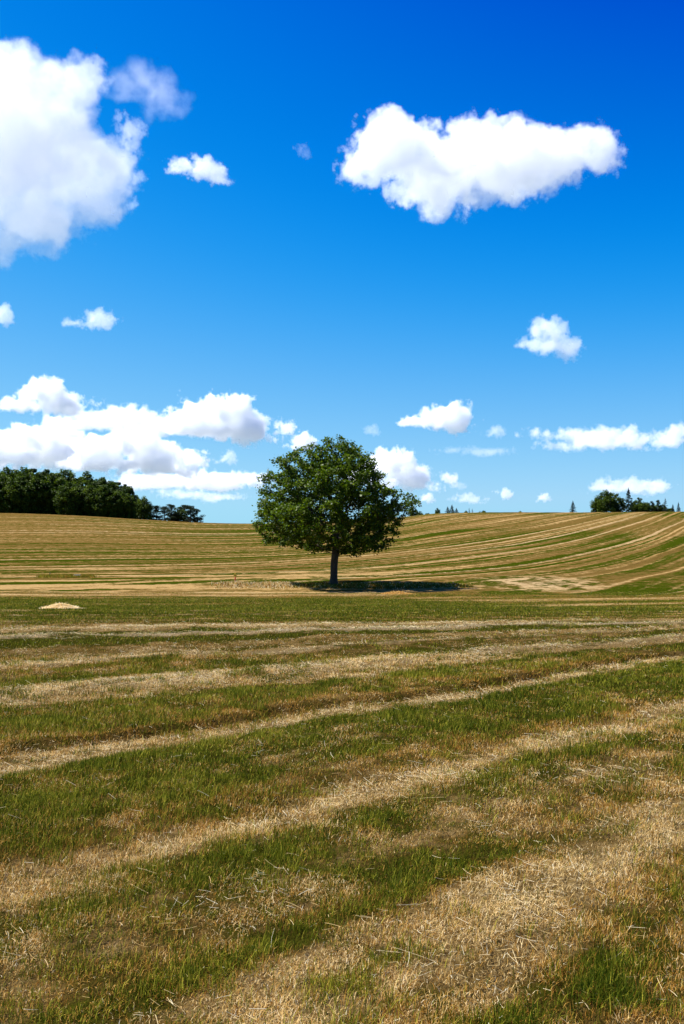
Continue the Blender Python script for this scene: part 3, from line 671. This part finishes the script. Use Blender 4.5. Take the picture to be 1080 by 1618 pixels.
def heap(name, X, Z, wx, wy, h, n, label, tone0, tone1, seed):
    rng = np.random.default_rng(seed); base_z = float(ground_z(X, Z)) - .03
    nu, nv = 44, 30; U, Vv = np.meshgrid(np.linspace(-1.15, 1.15, nu), np.linspace(-1.15, 1.15, nv))
    def hh(a, b):
        r = np.sqrt(a * a * (1 + .5 * (a > 0)) + b * b); return h * np.clip(1 - r, 0, 1) ** .9 * (.55 + .9 * fbm(a * 3 + 4, b * 3, seed, 3)) - .03 * (r > 1)
    P = np.stack([U * wx, Vv * wy, hh(U, Vv) + .02], -1).reshape(-1, 3)
    ii = np.arange(nu * nv).reshape(nv, nu); q = np.stack([ii[:-1, :-1], ii[:-1, 1:], ii[1:, 1:], ii[1:, :-1]], -1).reshape(-1, 4)
    a = rng.uniform(-1.1, 1.1, n); b = rng.uniform(-1.1, 1.1, n); ok = a * a + b * b < 1.25; a, b = a[ok], b[ok]; n = len(a)
    sc = max(1, Z / 12); L = rng.uniform(.04, .14, n) * sc ** .5; w = rng.uniform(.002, .004, n) * sc; az = rng.random(n) * 6.283; pt = rng.normal(.1, .35, n)
    c = np.stack([a * wx, b * wy, hh(a, b) + .03], -1); d = np.stack([np.cos(az) * np.cos(pt), np.sin(az) * np.cos(pt), np.sin(pt)], -1) * (L / 2)[:, None]
    s = np.stack([-np.sin(az) * w / 2, np.cos(az) * w / 2, w * .3], -1)
    V2 = np.stack([c - d - s, c - d + s, c + d + s, c + d - s], 1).reshape(-1, 3)
    V = np.concatenate([P, V2]); Q = np.concatenate([q, np.arange(len(V2)).reshape(-1, 4) + len(P)])
    tn = np.concatenate([np.full(len(P), (tone0 + tone1) / 2 - .1), np.repeat(rng.uniform(tone0, tone1, n), 4)])
    o = link(name, mesh_np(name, V, Q, 4, [M_BLADE], True, {'tone': tn}), loc=(X, Z, base_z)); tag(o, label, 'straw heap', 'small straw heaps'); return o
zh = float(Z_of_y(962)); heap('straw_heap', (98 - 540) / F * zh, zh, .72, .5, .16, 3600, 'pale straw heap on the edge of the green band at the left', 2.35, 2.95, 3)
heap('straw_heap', (628 - 540) / F * 76, 76, 1.3, .7, .2, 2400, 'flat brown straw heap in front of the shadow of the oak', 1.5, 2.4, 4)
# grey slab and stub on the grassy island at the left
xs_ = (121 - 540) / F * 98; zz_ = float(ground_z(xs_, 98))
rs = random.Random(2); v, f = [], []; n = 14
for k, (z, sc) in enumerate(((-.05, 1), (.12, 1.05), (.2, .82))):
    for i in range(n): a = i * 2 * math.pi / n; r = sc * (1 + .16 * math.sin(3 * a + 1) + .1 * math.sin(5 * a)); v.append((math.cos(a) * .44 * r, math.sin(a) * .3 * r, z + .03 * math.sin(2 * a)))
for k in range(2):
    for i in range(n): j = (i + 1) % n; f.append((k * n + i, k * n + j, (k + 1) * n + j, (k + 1) * n + i))
f.append(tuple(2 * n + i for i in range(n)))
st = simple('field_stone', v, f, M_STONE, None, .02); st.location = (xs_, 98, zz_); tag(st, 'flat grey stone lying on the grassy patch at the left', 'stone')
xs2 = (79 - 540) / F * 98
v, f = [], []; cyl(v, f, (0, 0), .07, .06, -.1, .34, 9); cyl(v, f, (.03, .02), .05, .02, .34, .42, 7)
sb = simple('post_stub', v, f, M_STUB, None, .008); sb.location = (xs2, 98, float(ground_z(xs2, 98))); tag(sb, 'short dark post stub in the grass left of the grey stone', 'post')
def island():
    rng = np.random.default_rng(8); n = 2600; X = rng.uniform(-29.5, -24.2, n) ; Z = 97.3 + rng.normal(0, .8, n)
    h = rng.uniform(.12, .4, n); az = rng.random(n) * 6.283; w = .03; lean = np.abs(rng.normal(.4, .2, n))
    b0 = np.stack([X, Z, ground_z(X, Z)], -1); s = np.stack([-np.sin(az), np.cos(az), 0 * az], -1) * w
    tip = b0 + np.stack([np.cos(az) * np.sin(lean), np.sin(az) * np.sin(lean), np.cos(lean)], -1) * h[:, None]
    V = np.stack([b0 - s, b0 + s, tip], 1).reshape(-1, 3)
    tn = np.where(rng.random(n) < .75, rng.uniform(.1, .9, n), rng.uniform(1.2, 1.9, n))
    tag(link('tall_grass', mesh_np('tall_grass', V, np.arange(3 * n).reshape(n, 3), 3, [M_BLADE], False, {'tone': np.repeat(tn, 3)})), 'unmown green grass patch round the grey stone', 'grass', kind='stuff')
island()

# ------------------------------------------------------------------ clouds: real volumes of scattering air high above the land
def cloud_material():
    m, t = new_mat('cloud_vapour'); b = NB(t)
    pv = b.n('ShaderNodeVolumePrincipled'); pv.inputs['Color'].default_value = (1, 1, 1, 1); pv.inputs['Anisotropy'].default_value = .15; pv.inputs['Density Attribute'].default_value = ''
    oi = b.n('ShaderNodeObjectInfo')   # the object's alpha carries how dense its vapour is
    b.l(b.math('MULTIPLY', b.attr('density'), b.math('MULTIPLY', oi.outputs['Alpha'], .1)), pv.inputs['Density'])
    o = b.n('ShaderNodeOutputMaterial'); b.l(pv.outputs[0], o.inputs['Volume']); return m
M_CLOUD = cloud_material()
CD, CS = 1.5, 1.6      # overall vapour density and edge crispness
def cloud(dist, blobs, label, dens=.2, amp=1.0, vox=1.6, seed=0, fine=26, big=60, soft=4.5, group='clouds'):
    sc = dist / F
    g = bpy.data.node_groups.new('cloud_shape', 'GeometryNodeTree'); g.interface.new_socket('Geometry', in_out='INPUT', socket_type='NodeSocketGeometry'); g.interface.new_socket('Geometry', in_out='OUTPUT', socket_type='NodeSocketGeometry')
    N = g.nodes.new; L = g.links.new; pos = N('GeometryNodeInputPosition').outputs[0]
    def M(op, *a):
        n = N('ShaderNodeMath'); n.operation = op
        for i, v in enumerate(a):
            if isinstance(v, (int, float)): n.inputs[i].default_value = v
            else: L(v, n.inputs[i])
        return n.outputs[0]
    def noise(scale, detail, w, rough):
        n = N('ShaderNodeTexNoise'); n.noise_dimensions = '4D'; n.inputs['Scale'].default_value = scale; n.inputs['Detail'].default_value = detail; n.inputs['Roughness'].default_value = rough; n.inputs['W'].default_value = w
        L(pos, n.inputs['Vector']); return n.outputs[0]
    mx = sum(b[0] for b in blobs) / len(blobs); my = sum(b[1] for b in blobs) / len(blobs)
    origin = ray(mx, my) * dist; acc = None; lo = Vector((1e9,) * 3); hi = -lo; R = random.Random(seed); rmin = 1e9
    for px, py, rx, ry in blobs:
        p = ray(px, py) * dist; p.y += R.uniform(-.3, .3) * rx * sc; rr = Vector((rx, (rx + ry) / 2, ry)) * sc; p -= origin; mg = 1.0 + amp * .45 * max(.35, min(1, 26 / ry))
        for i in range(3): lo[i] = min(lo[i], p[i] - rr[i] * mg); hi[i] = max(hi[i], p[i] + rr[i] * mg)
        s = N('ShaderNodeVectorMath'); s.operation = 'SUBTRACT'; L(pos, s.inputs[0]); s.inputs[1].default_value = p
        d = N('ShaderNodeVectorMath'); d.operation = 'DIVIDE'; L(s.outputs[0], d.inputs[0]); d.inputs[1].default_value = rr
        l = N('ShaderNodeVectorMath'); l.operation = 'LENGTH'; L(d.outputs[0], l.inputs[0])
        v = M('MULTIPLY', M('SUBTRACT', 1, l.outputs['Value']), min(rr) / (40 * sc))
        acc = v if acc is None else M('SMOOTH_MAX', acc, v, .2)
    ks = min(1.0, max(b[3] for b in blobs) / 40 + .12)      # smaller clouds get proportionally finer billows
    n1 = noise(1 / (big * ks * sc), 2, seed + .3, .5); n2 = noise(1 / (fine * ks * sc), 7, seed + 5.3, .72)
    a = M('MULTIPLY_ADD', M('SUBTRACT', n1, .5), amp * 1.6 * ks, acc)
    a = M('MULTIPLY_ADD', M('SUBTRACT', n2, .5), amp * 2.3 * ks, a)
    a = M('SUBTRACT', a, (.05 if dist < 7000 else .10) * ks)
    dn = M('MINIMUM', M('MAXIMUM', M('MULTIPLY', a, CS * soft / ks), 0), 1)
    vc = N('GeometryNodeVolumeCube'); L(dn, vc.inputs['Density']); vc.inputs['Min'].default_value = lo; vc.inputs['Max'].default_value = hi
    for i, k in enumerate('XYZ'): vc.inputs['Resolution ' + k].default_value = max(8, int((hi[i] - lo[i]) / (vox * (1.4 if k == 'Y' else 1) * sc)))
    sm = N('GeometryNodeSetMaterial'); L(vc.outputs[0], sm.inputs[0]); sm.inputs['Material'].default_value = M_CLOUD
    go = N('NodeGroupOutput'); L(sm.outputs[0], go.inputs[0])
    v = bpy.data.volumes.new('cloud'); v.materials.append(M_CLOUD); o = link('cloud', v, loc=origin + Vector((0, 0, EYE)))
    o.modifiers.new('shape', 'NODES').node_group = g
    o.color = (1, 1, 1, CD * dens * 3500 / dist)
    tag(o, label, 'cloud', group)
HG, LG, FG = 'clouds high overhead', 'low cumulus over the horizon', 'faint small clouds near the horizon'
cloud(3000, [(-10, 145, 80, 78), (62, 150, 72, 62), (132, 140, 34, 46), (20, 240, 120, 85), (112, 255, 92, 62), (165, 262, 42, 50), (40, 325, 80, 60), (18, 380, 46, 34), (140, 325, 50, 30), (60, 375, 34, 22), (-70, 240, 80, 150)], 'biggest cloud, a huge white cumulus cut by the left edge', .043, 1.1, seed=2, vox=1.8)
cloud(3500, [(608, 232, 60, 44), (645, 214, 44, 31), (690, 288, 70, 42), (740, 240, 46, 36), (810, 254, 90, 50), (885, 246, 66, 40), (940, 242, 34, 33), (588, 258, 38, 30), (705, 262, 60, 44)], 'wide white cloud alone in the upper right sky', .11, 1.1, seed=1)
cloud(3200, [(212, 134, 38, 30), (245, 146, 40, 22), (275, 158, 34, 10), (240, 172, 30, 14)], 'thin veil-like cloud right of the huge left cumulus', .040, .9, seed=3, soft=.8, group=HG)
cloud(3100, [(205, 204, 17, 14), (190, 190, 12, 10), (203, 228, 10, 10), (216, 281, 8, 5), (210, 325, 6, 6)], 'torn little cloud scrap at the right side of the huge cumulus', .06, 1.2, seed=4, group=HG)
cloud(3300, [(292, 260, 22, 11), (318, 266, 28, 13), (342, 274, 20, 13)], 'small white cloud below the veil-like one', .16, 1.0, seed=5, group=HG)
cloud(3300, [(472, 234, 9, 5), (480, 243, 8, 5)], 'tiny faint cloud wisp left of the wide white cloud', .03, 1.3, seed=6, group=HG)
cloud(4200, [(858, 522, 26, 19), (866, 547, 36, 17), (900, 548, 25, 16)], 'lone puffy cloud at mid height on the right', .10, 1.0, seed=7, group=HG)
cloud(4600, [(160, 506, 26, 12), (134, 509, 24, 6)], 'small flat cloud at mid height on the left', .10, 1.0, seed=8, group=HG)
cloud(4600, [(0, 500, 16, 15)], 'little cloud cut by the left edge at mid height', .12, .9, seed=9, group=HG)
cloud(7500, [(62, 620, 34, 21), (88, 634, 46, 17), (110, 643, 40, 11), (45, 641, 28, 12)], 'upper left puff of the low cumulus bank', .38, .95, seed=10, group=LG)
cloud(8000, [(325, 652, 46, 26), (365, 655, 44, 26), (300, 668, 44, 20), (395, 676, 48, 22), (438, 680, 32, 9), (345, 676, 60, 20)], 'dome-shaped cumulus above the end of the wood with a blue-grey base', .42, .95, seed=11, group=LG)
cloud(8600, [(40, 706, 80, 28), (98, 688, 34, 28), (108, 706, 30, 28), (-20, 705, 60, 30), (110, 724, 40, 12), (30, 724, 80, 14)], 'broad cumulus low at the left edge above the wood', .42, .95, seed=12, group=LG)
cloud(9300, [(195, 664, 70, 17), (235, 674, 46, 15), (150, 662, 40, 14)], 'paler cloud band between the upper puff and the dome cumulus', .22, 1.0, seed=13, group=LG)
cloud(8300, [(170, 708, 46, 28), (210, 700, 36, 22), (238, 716, 48, 28), (284, 728, 38, 20), (160, 732, 50, 13), (235, 735, 70, 11)], 'rounded cumulus in the middle of the low bank', .42, .95, seed=14, group=LG)
cloud(10500, [(330, 757, 76, 13), (260, 760, 66, 11), (388, 759, 34, 9), (218, 762, 46, 10), (345, 765, 56, 8)], 'long flat cloud just above the skyline left of the oak', .3, .95, seed=15, group=LG)
cloud(11000, [(300, 782, 44, 5), (350, 786, 38, 4.5), (268, 776, 24, 4), (332, 790, 12, 4)], 'thin broken streak of cloud over the airy pines', .12, .9, seed=16, group=FG)
cloud(9500, [(480, 698, 22, 12), (462, 705, 16, 8)], 'white cloud peeping out left of the oak crown', .4, .9, seed=17, group=LG)
cloud(9300, [(606, 732, 38, 22), (640, 748, 42, 18), (672, 756, 34, 11), (585, 745, 34, 24), (635, 763, 60, 8)], 'white cumulus behind the right side of the oak crown', .35, .95, seed=18, group=LG)
cloud(7000, [(695, 660, 40, 18), (665, 664, 28, 10), (728, 655, 22, 16), (715, 670, 36, 14)], 'compact white cloud right above the oak shoulder', .35, .95, seed=19, group=LG)
cloud(9500, [(584, 680, 14, 8)], 'faint small cloud directly above the oak crown', .06, 1.0, seed=20, group=FG)
cloud(9500, [(784, 682, 18, 7), (774, 686, 12, 6)], 'faint small cloud right of the compact white one', .09, 1.0, seed=21, group=FG)
cloud(9800, [(770, 713, 42, 6), (712, 711, 24, 4)], 'thin flat streak below the faint small cloud', .05, .9, seed=22, group=FG)
cloud(8200, [(885, 682, 44, 6), (940, 686, 56, 8), (965, 693, 56, 11), (1020, 695, 54, 9), (1070, 682, 20, 17), (945, 703, 46, 6), (1060, 698, 40, 8)], 'long ragged cloud reaching the right edge above the crest', .17, 1.0, seed=23, group=LG)
cloud(11000, [(985, 769, 44, 9), (1030, 769, 32, 12), (948, 762, 14, 10)], 'cloud low over the right-hand clump of trees', .16, 1.0, seed=24, group=LG)
cloud(12000, [(671, 788, 14, 7)], 'tiny puff just right of the oak low on the horizon', .3, .9, seed=25, group=FG)
cloud(12000, [(742, 789, 26, 6), (730, 784, 14, 5)], 'low pale puff above the spiky conifers', .14, .9, seed=26, group=FG)
cloud(12000, [(800, 781, 13, 7), (778, 778, 6, 5)], 'small bright puff left of the centre of the right crest', .3, .9, seed=27, group=FG)
cloud(12000, [(855, 787, 13, 6)], 'small flat puff nearest the lone spruce', .3, .9, seed=28, group=FG)
cloud(9800, [(350, 727, 18, 7), (362, 722, 10, 9)], 'small torn cloud between the dome cumulus and the oak', .12, 1.0, seed=29, group=FG)
cloud(11000, [(720, 768, 18, 5)], 'faint puff low beside the cumulus behind the oak', .08, .9, seed=30, group=FG)
